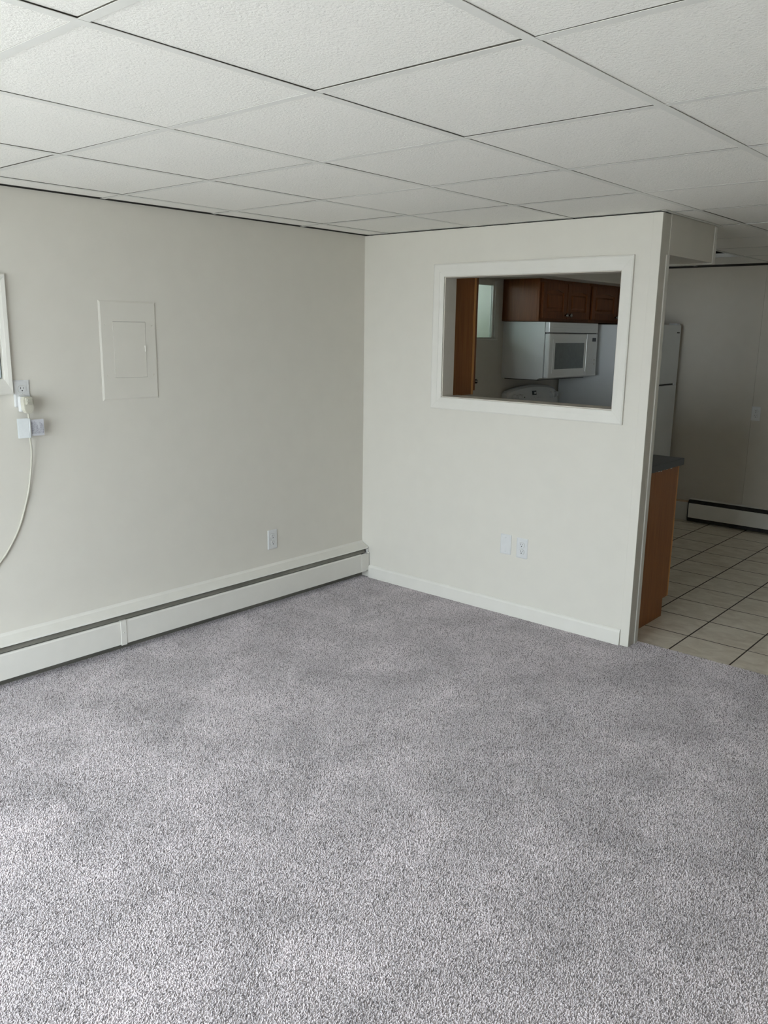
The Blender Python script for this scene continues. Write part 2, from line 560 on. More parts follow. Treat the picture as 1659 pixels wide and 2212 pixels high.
rt = random.Random(3)
for i in range(len(xl) - 1):
    for j in range(len(yl) - 1):
        cx, cy = (xl[i] + xl[i + 1]) / 2, (yl[j] + yl[j + 1]) / 2
        if cy < 0.1 and cx > RIGHT + 0.35:
            continue
        if 0.7 < cx < 1.38 and 1.93 < cy < 2.53:
            continue            # one tile is missing over the kitchen
        x0_, x1_ = xl[i] + (0.004 if i else 0.014), xl[i + 1] - 0.004
        y0_, y1_ = yl[j] + 0.004, yl[j + 1] - (0.004 if j < len(yl) - 2 else 0.014)
        cx, cy, sx, sy = (x0_ + x1_) / 2, (y0_ + y1_) / 2, x1_ - x0_, y1_ - y0_
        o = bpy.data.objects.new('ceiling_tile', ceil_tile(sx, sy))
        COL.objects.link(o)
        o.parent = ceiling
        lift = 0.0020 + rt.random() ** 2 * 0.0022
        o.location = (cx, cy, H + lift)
        tx = min(0.0014 / max(sy, 0.1), 0.004)
        o.rotation_euler = (rt.uniform(-1, 1) * tx, rt.uniform(-1, 1) * min(0.0014 / max(sx, 0.1), 0.004), 0)
FW = 0.0125
for x in xl[1:-1]:
    yb_ = BACK if x < RIGHT else 0.2
    MB().box((x - FW, yb_, H), (x + FW, FAR, H + 0.0012)).box((x - 0.0008, yb_, H + 0.0012), (x + 0.0008, FAR, H + 0.03)).build('main_tee', 'tee', ceiling)
for y in yl[1:-1]:
    for i in range(len(xl) - 1):
        if (abs(y - YO) < 0.01 and xl[i + 1] < PW) or (y < 0.2 and xl[i] > RIGHT - 0.5):
            continue
        MB().box((xl[i] + (FW if i else 0), y - FW, H + 0.0006), (xl[i + 1] - (FW if i < len(xl) - 2 else 0), y + FW, H + 0.0012)).box(
            (xl[i] + 0.002, y - 0.0008, H + 0.0012), (xl[i + 1] - 0.002, y + 0.0008, H + 0.03)).build('cross_tee', 'tee', ceiling)
AW = 0.022
for n, a, c in (('end', (PW, -AW, H - 0.0006), (PW + AW, 0.69, H + 0.0004)),
                ('back', (0.49, 0.69, H - 0.0006), (PW + AW, 0.69 + AW, H + 0.0004)),
                ('leg', (0.49, 0.69 + AW, H - 0.0006), (0.49 + AW, FAR, H + 0.0004)),
('right', (RIGHT - AW, BACK, H - 0.0004), (RIGHT, 0.10, H + 0.0006)),
                ('rear', (0, BACK, H), (RIGHT, BACK + AW, H + 0.001))):
    MB().box(a, c).build('wall_angle', 'tee', ceiling)

# ---------------------------------------------------------------- floors
CE = 0.118        # carpet edge at the kitchen
floor = tag(MB().box((-0.05, BACK - 0.15, -0.06), (RIGHT + 0.05, CE, -0.0042)).build('floor', 'backing'),
            'carpet-covered floor of the living room', 'floor', kind='structure')
kfloor = tag(MB().box((-0.05, CE, -0.06), (KR + 0.05, FAR + 0.05, -0.0088)).build('floor', 'grout'),
             'beige stone-look tiled kitchen floor with dark brown grout', 'floor', kind='structure')
G = 0.0075
fx = [0.0] + [2.031 + 0.307 * k for k in range(-6, 16) if 2.031 + 0.307 * k < KR - 0.05] + [KR]
fy = [CE - 0.006] + [0.402 + 0.3055 * k for k in range(0, 10)] + [FAR]
ft_cache = {}
for i in range(len(fx) - 1):
    for j in range(len(fy) - 1):
        sx, sy = fx[i + 1] - fx[i] - G, fy[j + 1] - fy[j] - G
        if sx < 0.02 or sy < 0.02:
            continue
        k = (round(sx, 3), round(sy, 3))
        if k not in ft_cache:
            bb = MB().box((-sx / 2, -sy / 2, 0), (sx / 2, sy / 2, 0.008), 0.0006)
            me = bpy.data.meshes.new('floor_tile')
            bb.bm.to_mesh(me)
            me.materials.append(M['floor_tile'])
            ft_cache[k] = me
        o = bpy.data.objects.new('floor_tile', ft_cache[k])
        COL.objects.link(o)
        o.parent = kfloor
        o.location = ((fx[i] + fx[i + 1]) / 2, (fy[j] + fy[j + 1]) / 2, -0.0165 + rt.uniform(-0.0003, 0.0003))

# carpet: tufts of yarn on a lattice of patches, grown with geometry nodes
NP = 9
PX, PY = RIGHT / NP, (CE - BACK) / NP
verts = [(PX * (i + 0.5), BACK + PY * (j + 0.5), -0.0125) for i in range(NP) for j in range(NP)]
me = bpy.data.meshes.new('carpet')
me.from_pydata(verts, [], [])
me.materials.append(M['carpet'])
carpet = bpy.data.objects.new('carpet', me)
COL.objects.link(carpet)
tag(carpet, 'grey-mauve flecked frieze carpet covering the living room floor', 'carpet', kind='stuff')
ng = bpy.data.node_groups.new('carpet_pile', 'GeometryNodeTree')
ng.interface.new_socket('Geometry', in_out='INPUT', socket_type='NodeSocketGeometry')
ng.interface.new_socket('Geometry', in_out='OUTPUT', socket_type='NodeSocketGeometry')
N = ng.nodes
L = ng.links.new
gi, go = N.new('NodeGroupInput'), N.new('NodeGroupOutput')


def rnd(typ, lo, hi, seed):
    r = N.new('FunctionNodeRandomValue')
    r.data_type = typ
    if typ == 'FLOAT_VECTOR':
        r.inputs[0].default_value, r.inputs[1].default_value = lo, hi
        out = r.outputs[0]
    elif typ == 'FLOAT':
        r.inputs[2].default_value, r.inputs[3].default_value = lo, hi
        out = r.outputs[1]
    else:
        r.inputs[4].default_value, r.inputs[5].default_value = lo, hi
        out = r.outputs[2]
    r.inputs['Seed'].default_value = seed
    return out


bz = N.new('GeometryNodeCurveQuadraticBezier')
bz.inputs['Resolution'].default_value = 2
bz.inputs['Start'].default_value = (0, 0, 0)
bz.inputs['Middle'].default_value = (0.0008, 0, 0.0125)
bz.inputs['End'].default_value = (0.0036, 0.0004, 0.0119)
cc = N.new('GeometryNodeCurvePrimitiveCircle')
cc.inputs['Resolution'].default_value = 4
cc.inputs['Radius'].default_value = 0.0012
c2m = N.new('GeometryNodeCurveToMesh')
c2m.inputs['Fill Caps'].default_value = True
L(bz.outputs[0], c2m.inputs['Curve'])
L(cc.outputs[0], c2m.inputs['Profile Curve'])
NT = 146
grid = N.new('GeometryNodeMeshGrid')
grid.inputs['Size X'].default_value = PX * (NT - 1) / NT
grid.inputs['Size Y'].default_value = PY * (NT - 1) / NT
grid.inputs['Vertices X'].default_value = NT
grid.inputs['Vertices Y'].default_value = NT
sp = N.new('GeometryNodeSetPosition')
L(grid.outputs['Mesh'], sp.inputs['Geometry'])
L(rnd('FLOAT_VECTOR', (-0.0024, -0.0024, -0.0010), (0.0024, 0.0024, 0.0008), 1), sp.inputs['Offset'])
iop = N.new('GeometryNodeInstanceOnPoints')
L(sp.outputs[0], iop.inputs['Points'])
L(c2m.outputs[0], iop.inputs['Instance'])
L(rnd('FLOAT_VECTOR', (-0.24, -0.24, 0.3), (0.24, 0.24, 2.9), 2), iop.inputs['Rotation'])
L(rnd('FLOAT_VECTOR', (0.8, 0.8, 0.9), (1.3, 1.3, 1.05), 3), iop.inputs['Scale'])
sa = N.new('GeometryNodeStoreNamedAttribute')
sa.data_type = 'FLOAT'
sa.domain = 'INSTANCE'
sa.inputs['Name'].default_value = 'tint'
L(iop.outputs[0], sa.inputs['Geometry'])
L(rnd('FLOAT', 0.0, 1.0, 4), sa.inputs['Value'])
rz = N.new('GeometryNodeRealizeInstances')
L(sa.outputs[0], rz.inputs[0])
smat = N.new('GeometryNodeSetMaterial')
smat.inputs['Material'].default_value = M['carpet']
L(rz.outputs[0], smat.inputs['Geometry'])
iop2 = N.new('GeometryNodeInstanceOnPoints')
L(gi.outputs[0], iop2.inputs['Points'])
L(smat.outputs[0], iop2.inputs['Instance'])
L(iop2.outputs[0], go.inputs[0])
md = carpet.modifiers.new('pile', 'NODES')
md.node_group = ng

# ground outside the patio door
tag(MB().box((-14, -26, -0.12), (18, BACK - 0.16, -0.04)).build('ground', 'ground'), 'pale concrete patio outside the back wall', 'ground', kind='structure')

# ---------------------------------------------------------------- baseboard heaters


def heater_left():
    root = thing('baseboard_heater', (0.03, -1.8, 0.0), 'long cream baseboard heater with a dark slot along the foot of the left wall', 'heater')
    y0, y1 = -3.9, -0.004
    MB().box((0.0, y0, 0.0), (0.003, y1, 0.222)).build('back_plate', 'vane', root)  # dark finish stands in for the shade under the front panel
    MB().prism([(0.001, 0.238), (0.012, 0.226), (0.060, 0.203), (0.064, 0.196), (0.061, 0.195), (0.057, 0.199), (0.003, 0.222)], 1, y0, y1).build('hood', 'heater', root)
    MB().prism([(0.012, 0.180), (0.030, 0.196), (0.046, 0.187), (0.0535, 0.1685), (0.0515, 0.168), (0.044, 0.184), (0.030, 0.191), (0.014, 0.177)], 1, y0, -0.03).build('damper', 'vane', root)
    fb = MB()
    fb.tube([(0.032, y0, 0.095), (0.032, -0.03, 0.095)], 0.011)
    for k in range(150):
        yy = -0.06 - k * 0.025
        fb.box((0.008, yy, 0.062), (0.055, yy + 0.0012, 0.128))
    tag(fb.build('fin_tube', 'dark', root), kind='stuff')
    prof = [(0.058, 0.044), (0.0655, 0.046), (0.0655, 0.158), (0.062, 0.165), (0.054, 0.166), (0.054, 0.1635), (0.061, 0.162), (0.0635, 0.157), (0.0635, 0.048), (0.058, 0.046)]
    MB().prism(prof, 1, -1.806, -0.074).build('front_panel', 'heater', root)
    MB().prism(prof, 1, y0, -1.808).build('front_panel', 'heater', root)
    sp = MB()
    sp.box((0.0655, -1.822, 0.041), (0.0685, -1.790, 0.169), 0.001)
    sp.box((0.054, -1.822, 0.166), (0.0685, -1.790, 0.1685), 0.0008)
    s = sp.build('splice_cover', 'heater', root)
    MB().lathe([(0.0035, 0), (0.003, 0.0015), (0.0, 0.0018)], (0.0685, -1.807, 0.105), (1, 0, 0), 10).build('screw', 'heater', s)
    e = MB()
    e.box((0.0655, -0.075, 0.046), (0.0675, -0.030, 0.166), 0.0008)
    e.prism([(0.003, 0.03), (0.060, 0.04), (0.0675, 0.048), (0.0675, 0.166), (0.058, 0.172), (0.052, 0.205), (0.003, 0.225)], 1, -0.008, -0.005)
    e.box((0.054, -0.012, 0.048), (0.0665, -0.005, 0.166), 0.0008)
    e.prism([(0.0655, 0.05), (0.0675, 0.05), (0.0675, 0.160), (0.0655, 0.160)], 1, -0.032, -0.010)
    e.build('end_cap', 'heater', root)
    MB().box((0.050, -2.44, 0.190), (0.0665, -2.412, 0.202), 0.001).build('bracket', 'heater', root)


heater_left()


def heater_far():
    root = thing('baseboard_heater', (2.4, FAR - 0.03, 0.0), 'grey-looking baseboard heater on the kitchen far wall above floor tiles', 'heater')
    x0, x1 = 0.922, 3.9
    y = FAR

    def pr(p, a, c):
        return MB().prism([(y - q[0], q[1] - 0.008) for q in p], 0, a, c)
    pr([(0, 0.02), (0.003, 0.02), (0.003, 0.198), (0, 0.198)], x0, x1).build('back_plate', 'heater', root)
    pr([(0.001, 0.204), (0.026, 0.200), (0.032, 0.196), (0.028, 0.194), (0.003, 0.198)], x0, x1).build('hood', 'heater', root)
    pr([(0.006, 0.150), (0.010, 0.192), (0.028, 0.190), (0.052, 0.172), (0.050, 0.168), (0.030, 0.150)], x0 + 0.01, x1 - 0.01).build('damper', 'dark', root)
    pr([(0.060, 0.040), (0.064, 0.042), (0.064, 0.158), (0.058, 0.165), (0.050, 0.165), (0.050, 0.162), (0.060, 0.158)], x0 + 0.010, x1).build('front_panel', 'heater', root)
    pr([(0.003, 0.010), (0.056, 0.010), (0.056, 0.040), (0.003, 0.040)], x0 + 0.004, x1).build('toe_shield', 'dark', root)
    pr([(0.003, 0.016), (0.058, 0.016), (0.061, 0.10), (0.056, 0.166), (0.045, 0.190), (0.003, 0.198)], x0 + 0.001, x0 + 0.0075).build('end_cap', 'dark', root)


heater_far()

# ---------------------------------------------------------------- electrical panel
ep = thing('electrical_panel', (0.0, -1.655, 1.236), 'wall-coloured flush electrical panel with a small hinged door on the left wall', 'electrical panel')
EY0, EY1, EZ0, EZ1 = -1.808, -1.503, 1.238, 1.698
DY0, DY1, DZ0, DZ1 = -1.739, -1.566, 1.343, 1.602
b = MB()
for u0, u1, v0, v1 in rects_with_holes(EY0 + 0.008, EY1 - 0.008, EZ0 + 0.008, EZ1 - 0.008, [(DY0 - 0.0009, DY1 + 0.0009, DZ0 - 0.0009, DZ1 + 0.0009)]):
    b.box((0.0005, u0, v0), (0.0042, u1, v1))
# sloping rim
for a0, a1, c0, c1 in (((EY0, EZ0), (EY0, EZ1), (EY0 + 0.008, EZ1 - 0.008), (EY0 + 0.008, EZ0 + 0.008)),
                       ((EY1, EZ0), (EY1, EZ1), (EY1 - 0.008, EZ1 - 0.008), (EY1 - 0.008, EZ0 + 0.008)),
                       ((EY0, EZ0), (EY1, EZ0), (EY1 - 0.008, EZ0 + 0.008), (EY0 + 0.008, EZ0 + 0.008)),
                       ((EY0, EZ1), (EY1, EZ1), (EY1 - 0.008, EZ1 - 0.008), (EY0 + 0.008, EZ1 - 0.008))):
    b.hexa([(0.0, *a0), (0.0, *a1), (0.0, *c0), (0.0, *c1), (0.0012, *a0), (0.0012, *a1), (0.0042, *c0), (0.0042, *c1)])
b.build('cover_frame', 'wall', ep)
MB().box((0.0003, DY0 - 0.004, DZ0 - 0.004), (0.001, DY1 + 0.004, DZ1 + 0.004)).build('back_plate', 'dark', ep)
dr = MB().box((0.001, DY0, DZ0), (0.0048, DY1, DZ1), 0.0006).build('door', 'wall', ep)
lt = MB().box((0.0048, DY1 - 0.008, 1.463), (0.0095, DY1 - 0.002, 1.492), 0.0012).box((0.0042, DY1 - 0.0015, 1.466), (0.0058, DY1 + 0.001, 1.489)).build('latch', 'trim', dr)
for z in (1.570, 1.372):
    MB().box((0.004, DY0 - 0.003, z - 0.012), (0.0068, DY0 + 0.0025, z + 0.012), 0.001).build('hinge', 'wall', ep)
for yy in (EY0 + 0.026, EY1 - 0.026):
    for zz in (EZ0 + 0.115, EZ1 - 0.112):
        MB().lathe([(0.0036, 0), (0.003, 0.0008), (0.0, 0.001)], (0.0042, yy, zz), (1, 0, 0), 10).build('screw', 'wall', ep)

# ---------------------------------------------------------------- outlets and plates (built facing -y, then rotated)


def rounded(w, h, r, n=5, flat=None):
    pts = []
    for cx, cz, a0 in ((w / 2 - r, h / 2 - r, 0), (-w / 2 + r, h / 2 - r, 90), (-w / 2 + r, -h / 2 + r, 180), (w / 2 - r, -h / 2 + r, 270)):
        for k in range(n + 1):
            a = math.radians(a0 + 90 * k / n)
            pts.append((cx + r * math.cos(a), cz + r * math.sin(a)))
    return pts


def local(mb, name, mat, parent):
    me = bpy.data.meshes.new(name)
    mb.bm.to_mesh(me)
    mb.bm.free()
    me.materials.append(M[mat])
    o = bpy.data.objects.new(name, me)
    COL.objects.link(o)
    o.parent = parent
    return o


def wall_plate(mb, w=0.071, h=0.115):
    # flat face with a sloped rim
    t = 0.0055
    o = rounded(w, h, 0.004)
    i = rounded(w - 0.010, h - 0.010, 0.003)
    bm = bmesh.new()
    va = [bm.verts.new((p[0], 0.0, p[1])) for p in o]
    vb = [bm.verts.new((p[0], -t * 0.55, p[1])) for p in o]
    vc = [bm.verts.new((p[0], -t, p[1])) for p in i]
    n = len(o)
    for k in range(n):
        bm.faces.new((va[k], va[(k + 1) % n], vb[(k + 1) % n], vb[k]))
        bm.faces.new((vb[k], vb[(k + 1) % n], vc[(k + 1) % n], vc[k]))
    bm.faces.new(vc)
    bm.faces.new(va[::-1])
    bmesh.ops.recalc_face_normals(bm, faces=bm.faces[:])
    mb._merge(bm)
    return mb


def outlet(loc, rz, label, group=None):
    root = thing('wall_outlet', loc, label, 'outlet', group, rz)
    local(wall_plate(MB()), 'cover_plate', 'plate', root)
    for s in (1, -1):
        zc = 0.0195 * s
        fc = MB()
        outl = []
        for k in range(28):
            a = 2 * math.pi * k / 28
            outl.append((0.0172 * math.cos(a), zc + max(-0.0135, min(0.0135, 0.0172 * math.sin(a)))))
        fc.prism(outl, 1, -0.0078, -0.0045)
        r = local(fc, 'receptacle', 'plate', root)
        rim = MB()
        rim.prism([(p[0] * 1.07, zc + (p[1] - zc) * 1.07) for p in outl], 1, -0.0057, -0.005)
        local(rim, 'rim_gap', 'beige_dark', r)
        sl = MB()
        sl.box((-0.0076, -0.0081, zc - 0.0005), (-0.0054, -0.0070, zc + 0.0085))
        sl.box((0.0054, -0.0081, zc + 0.0005), (0.0074, -0.0070, zc + 0.0075))
        sl.lathe([(0.0030, 0), (0.0030, 0.0011)], (0, -0.0070, zc - 0.0072), (0, -1, 0), 12)
        local(sl, 'slots', 'slot', r)
    local(MB().lathe([(0.0032, 0), (0.0028, 0.0012), (0, 0.0015)], (0, -0.0055, 0), (0, -1, 0), 10), 'screw', 'plate', root)
    return root


outlet((1.2105, 0.0, 0.405), 0.0, 'white duplex outlet low on the partition wall, right of a blank plate')
outlet((0.0, -0.775, 0.382), math.pi / 2, 'white duplex outlet low on the left wall above the baseboard heater')
outlet((0.0, -2.1945, 1.2905), math.pi / 2, 'white outlet beside the framed opening with a beige plug in its lower socket')
outlet((1.386, FAR, 0.961), 0.0, 'shaded duplex outlet on the kitchen far wall')
bp = thing('blank_plate', (1.1035, 0.0, 0.410), 'white blank wall plate beside the outlet on the partition wall', 'wall plate')
local(wall_plate(MB()), 'cover_plate', 'plate', bp)
for s in (1, -1):
    local(MB().lathe([(0.0032, 0), (0.0028, 0.0012), (0, 0.0015)], (0, -0.0055, 0.041 * s), (0, -1, 0), 10), 'screw', 'plate', bp)

# ---------------------------------------------------------------- air conditioner in framed opening
fr = thing('window_2', (0.0, -2.62, 1.342), 'cream framed wall opening holding the air conditioner at the left edge', 'opening', kind='structure')
casing(fr, 0.0, AC_HOLE[0], AC_HOLE[1], AC_HOLE[2], AC_HOLE[3], (0.031, 0.031, 0.060, 0.047), 0, 1)
for a, c in (((-0.19, AC_HOLE[1] - 0.006, AC_HOLE[2]), (0.0, AC_HOLE[1], AC_HOLE[3])), ((-0.19, AC_HOLE[0], AC_HOLE[2]), (0.0, AC_HOLE[0] + 0.006, AC_HOLE[3]))):
    MB().box(a, c).build('side_jamb', 'trim', fr)
for a, c in (((-0.19, AC_HOLE[0] + 0.006, AC_HOLE[3] - 0.006), (0.0, AC_HOLE[1] - 0.006, AC_HOLE[3])), ((-0.19, AC_HOLE[0] + 0.006, AC_HOLE[2]), (0.0, AC_HOLE[1] - 0.006, AC_HOLE[2] + 0.006))):
    MB().box(a, c).build('head_jamb', 'trim', fr)
ac = thing('air_conditioner', (-0.08, -2.62, 1.349), 'pale blue-white through-wall air conditioner cut off by the left edge', 'air conditioner')
MB().box((-0.19, -2.945, 1.358), (-0.02, -2.284, 1.733), 0.003).build('housing', 'ac', ac)
MB().box((-0.02, -2.94, 1.360), (0.006, -2.277, 1.730), 0.006, 2).build('front_panel', 'ac', ac)
for k in range(9):
    z = 1.372 + k * 0.022
    MB().box((0.0055, -2.92, z), (0.0095, -2.290, z + 0.010), 0.001).build('louvre', 'ac', ac)
# power plug, cord, tags
pl = thing('power_plug', (0.03, -2.194, 1.22), 'beige angled power plug with test buttons plugged into the outlet', 'plug')
b = MB()
b.box((0.0080, -2.219, 1.214), (0.030, -2.170, 1.281), 0.004, 2)
b.build('plug_base', 'plate', pl)
b = MB()
b.prism([(-2.214, 1.279), (-2.176, 1.279), (-2.172, 1.262), (-2.174, 1.226), (-2.182, 1.211), (-2.194, 1.206), (-2.207, 1.211), (-2.215, 1.226), (-2.217, 1.262)], 0, 0.028, 0.062)
bdy = b.build('plug_body', 'beige', pl)
bm_ = bmesh.new()
bm_.from_mesh(bdy.data)
bmesh.ops.bevel(bm_, geom=bm_.edges[:], offset=0.002, segments=2, affect='EDGES')
bm_.to_mesh(bdy.data)
bm_.free()
bt = MB().box((0.060, -2.211, 1.246), (0.069, -2.178, 1.277), 0.003, 2).build('button_housing', 'beige', pl)
MB().box((0.068, -2.206, 1.263), (0.0715, -2.183, 1.273), 0.001).build('test_button', 'beige_dark', bt)
MB().box((0.068, -2.206, 1.250), (0.0715, -2.183, 1.260), 0.001).build('test_button', 'beige_dark', bt)
cord = [(0.045, -2.194, 1.214), (0.045, -2.193, 1.20), (0.043, -2.192, 1.15), (0.038, -2.191, 1.10), (0.03, -2.184, 1.05), (0.022, -2.184, 1.0),
        (0.014, -2.190, 0.93), (0.009, -2.202, 0.86), (0.006, -2.222, 0.79), (0.006, -2.250, 0.715), (0.006, -2.288, 0.645), (0.006, -2.34, 0.575), (0.006, -2.41, 0.515),
        (0.006, -2.50, 0.48), (0.006, -2.62, 0.48), (0.006, -2.75, 0.55), (0.006, -2.84, 0.72), (0.006, -2.88, 0.95), (0.006, -2.885, 1.28)]


def smooth(P, n=6):
    P = [Vector(p) for p in P]
    out = []
    for i in range(len(P) - 1):
        p0, p1, p2, p3 = P[max(i - 1, 0)], P[i], P[i + 1], P[min(i + 2, len(P) - 1)]
        for k in range(n):
            t = k / n
            out.append(0.5 * ((2 * p1) + (p2 - p0) * t + (2 * p0 - 5 * p1 + 4 * p2 - p3) * t * t + (3 * p1 - p0 - 3 * p2 + p3) * t ** 3))
    out.append(P[-1])
    return out


MB().tube(smooth(cord), 0.0044, 8).build('cord', 'beige', pl)
tg = thing('cord_tag', (0.04, -2.19, 1.10), 'white paper tag folded round the hanging cord under the plug', 'tag')
b = MB()
b.box((0.0385, -2.243, 1.103), (0.0395, -2.197, 1.187))
b.box((0.0480, -2.243, 1.103), (0.0490, -2.197, 1.187))
b.tube([(0.0425, -2.1925, 1.101), (0.0435, -2.192, 1.1855)], 0.0062, 12)
b.build('flag', 'tag', tg)
lb = MB().box((0.0400, -2.186, 1.108), (0.0408, -2.125, 1.179)).build('warning_label', 'label', tg)
b = MB()
rl = random.Random(11)
for k in range(9):
    yy = -2.181 + k * 0.0062
    top = 1.172 - rl.random() * (0.004 if k in (0, 1) else 0.03 if k % 3 else 0.012)
    z = 1.117
    while z < top:
        ln = rl.uniform(0.004, 0.011)
        b.box((0.0408, yy, z), (0.0412, yy + (0.0036 if k == 0 else 0.0026), min(z + ln, top)))
        z += ln + 0.0016
tag(b.build('small_print', 'ink', lb), kind='stuff')

# ---------------------------------------------------------------- kitchen window
kw = thing('window_3', (-0.05, 1.03, 1.52), 'small kitchen window glimpsed through the pass-through', 'window', kind='structure')
y0, y1, z0, z1 = KW_HOLE
for a, c in (((-0.030, y0, z0 + 0.012), (-0.003, y0 + 0.03, z1)), ((-0.030, y1 - 0.018, z0 + 0.012), (-0.003, y1, z1)),
             ((-0.030, y0 + 0.03, z1 - 0.03), (-0.003, y1 - 0.018, z1)), ((-0.030, y0 + 0.03, z0 + 0.012), (-0.003, y1 - 0.018, z0 + 0.02))):
    MB().box(a, c, 0.002).build('sash_rail', 'trim', kw)
MB().box((-0.020, y0 + 0.03, z0 + 0.02), (-0.016, y1 - 0.018, z1 - 0.03)).build('pane', 'glass', kw)
MB().box((-0.16, y0 - 0.0, z0 - 0.001), (0.022, y1 + 0.03, z0 + 0.012), 0.002).build('sill_board', 'trim', kw)
casing(kw, 0.0, y0, y1, z0 + 0.012, z1 - 0.0, (0.045, 0.045, 0.0, 0.006), 0, 1, th=0.010, thi=0.007)
# window well outside, with shrubbery above it
ww = tag(MB().box((-0.80, -0.6, 0.9), (-0.74, 4.2, 1.80)).build('window_well', 'well'), 'pale window well wall outside the kitchen window', 'window well', kind='structure')
MB().box((-0.74, -0.6, 0.9), (-0.2, 4.2, 0.98)).build('well_floor', 'ground', ww)
tag(MB().box((-6.0, -5.0, 0.9), (-0.80, 7.0, 1.78)).build('earth_bank', 'leaf'), 'grassy bank outside the kitchen window', 'bank', kind='structure')
tag(MB().box((-1.70, -6.2, 2.42), (-0.2, 4.6, 2.52)).build('sky_blocker', 'trim'), 'unseen overhang added to cut the skylight at the kitchen window', 'sky_blocker', kind='structure')  # out-of-view slab added to dim the kitchen window
sh = MB()
rs = random.Random(5)
for k in range(1500):
    c = Vector((-0.85 - rs.random() * 0.8, rs.uniform(-0.6, 5.0), 1.75 + rs.random() * 0.75))
    u = Vector((rs.uniform(-1, 1), rs.uniform(-1, 1), rs.uniform(-1, 1))).normalized() * 0.06
    w = u.orthogonal().normalized() * 0.035
    f = sh.bm.faces.new([sh.bm.verts.new(c - u), sh.bm.verts.new(c + w), sh.bm.verts.new(c + u + Vector((0, 0, -0.01))), sh.bm.verts.new(c - w)])
shr = tag(sh.build('shrub', 'leaf'), 'green foliage outside above the kitchen window well', 'shrub', kind='stuff')

# ---------------------------------------------------------------- kitchen cabinets


def raised_door(parent, plane, sgn, axis, u0, u1, v0, v1, arch=0.0, name='door'):
    """frame-and-panel door; axis 0: face on plane x (u = y), axis 1: face on plane y (u = x)"""
    t = 0.019
    fw = 0.052

    def P(u, v, d):
        return (plane + sgn * d, u, v) if axis == 0 else (u, plane + sgn * d, v)

    def bx(mb, ua, ub, va, vb, da, db, bev=0.0):
        mb.box(P(ua, va, da), P(ub, vb, db), bev)
    d = MB()
    bx(d, u0, u0 + fw, v0, v1, 0, t, 0.002)
    bx(d, u1 - fw, u1, v0, v1, 0, t, 0.002)
    bx(d, u0 + fw, u1 - fw, v0, v0 + fw, 0, t, 0.002)
    n = 9
    poly = [(u0 + fw, v1 - 0.001)]
    for k in range(n + 1):
        q = k / n
        poly.append((u0 + fw + (u1 - u0 - 2 * fw) * q, v1 - fw - arch * (1 - math.sin(math.pi * q))))
    poly.append((u1 - fw, v1 - 0.001))
    ax = axis
    a, c = plane, plane + sgn * t
    d.prism(poly, ax, a, c)
    o = d.build(name, 'wood_door_shade', parent)
    p = MB()
    bx(p, u0 + fw - 0.002, u1 - fw + 0.002, v0 + fw - 0.002, v1 - fw + 0.002, 0.001, 0.009)
    g = 0.018
    ap = [P(u0 + fw + g, v0 + fw + g, 0.009), P(u1 - fw - g, v0 + fw + g, 0.009), P(u1 - fw - g, v1 - fw - g - arch * 0.6, 0.009), P(u0 + fw + g, v1 - fw - g - arch * 0.6, 0.009)]
    g2 = g + 0.012
    bp_ = [P(u0 + fw + g2, v0 + fw + g2, 0.017), P(u1 - fw - g2, v0 + fw + g2, 0.017), P(u1 - fw - g2, v1 - fw - g2 - arch * 0.6, 0.017), P(u0 + fw + g2, v1 - fw - g2 - arch * 0.6, 0.017)]
    p.hexa(ap + bp_)
    p.build('raised_panel', 'wood_rail', o)
    return o


def knob(parent, pos, axis, r=0.015):
    MB().lathe([(0.006, 0), (0.0055, 0.010), (r * 0.8, 0.014), (r, 0.020), (r * 0.85, 0.026), (r * 0.4, 0.029), (0.0, 0.0295)], pos, axis, 16).build('knob', 'chrome', parent)


# cabinet hung on the kitchen side of the partition, left of the opening
wc = thing('wall_cabinet', (0.27, 0.25, 1.20), 'warm brown oak wall cabinet seen end-on inside the left side of the pass-through', 'cabinet')
MB().box((0.006, PT + 0.001, 1.198), (0.545, 0.395, SZ - 0.002), 0.001).build('body', 'wood', wc)
MB().box((0.006, 0.395, 1.198), (0.547, 0.415, SZ - 0.002), 0.001).build('face_frame', 'wood_edge', wc)
d1 = raised_door(wc, 0.416, 1, 1, 0.03, 0.275, 1.222, SZ - 0.03, 0.03)
d2 = raised_door(wc, 0.416, 1, 1, 0.285, 0.5465, 1.222, SZ - 0.03, 0.03)
knob(d2, (0.538, 0.434, 1.277), (0, 1, 0))
knob(d1, (0.047, 0.434, 1.277), (0, 1, 0))

# cabinets over the microwave and the refrigerator
CZ0, CZ1 = 1.662, SZ + 0.012


def over_cabinet(ya, yb, label):
    c = thing('wall_cabinet', (0.16, (ya + yb) / 2, CZ0), label, 'cabinet', 'shade-darkened oak cabinets over the appliances')
    MB().box((0.002, ya, CZ0), (0.300, yb, CZ1), 0.001).build('body', 'wood_door_shade', c)  # darker copy of the panel oak, standing in for shade
    MB().box((0.300, ya, CZ0), (0.318, yb, CZ1), 0.001).build('face_frame', 'wood_door_shade', c)
    mid = (ya + yb) / 2
    a = raised_door(c, 0.3185, 1, 0, ya + 0.022, mid - 0.004, CZ0 + 0.022, CZ1 - 0.022, 0.018)
    k = raised_door(c, 0.3185, 1, 0, mid + 0.004, yb - 0.022, CZ0 + 0.022, CZ1 - 0.022, 0.018)
    knob(a, (0.337, mid - 0.030, CZ0 + 0.050), (1, 0, 0))
    knob(k, (0.337, mid + 0.030, CZ0 + 0.050), (1, 0, 0))


over_cabinet(1.535, 2.290, 'shade-darkened oak two-door cabinet mounted directly above the white microwave')
over_cabinet(2.293, 3.20, 'shade-darkened oak two-door cabinet above the refrigerator, right of the microwave cabinet')

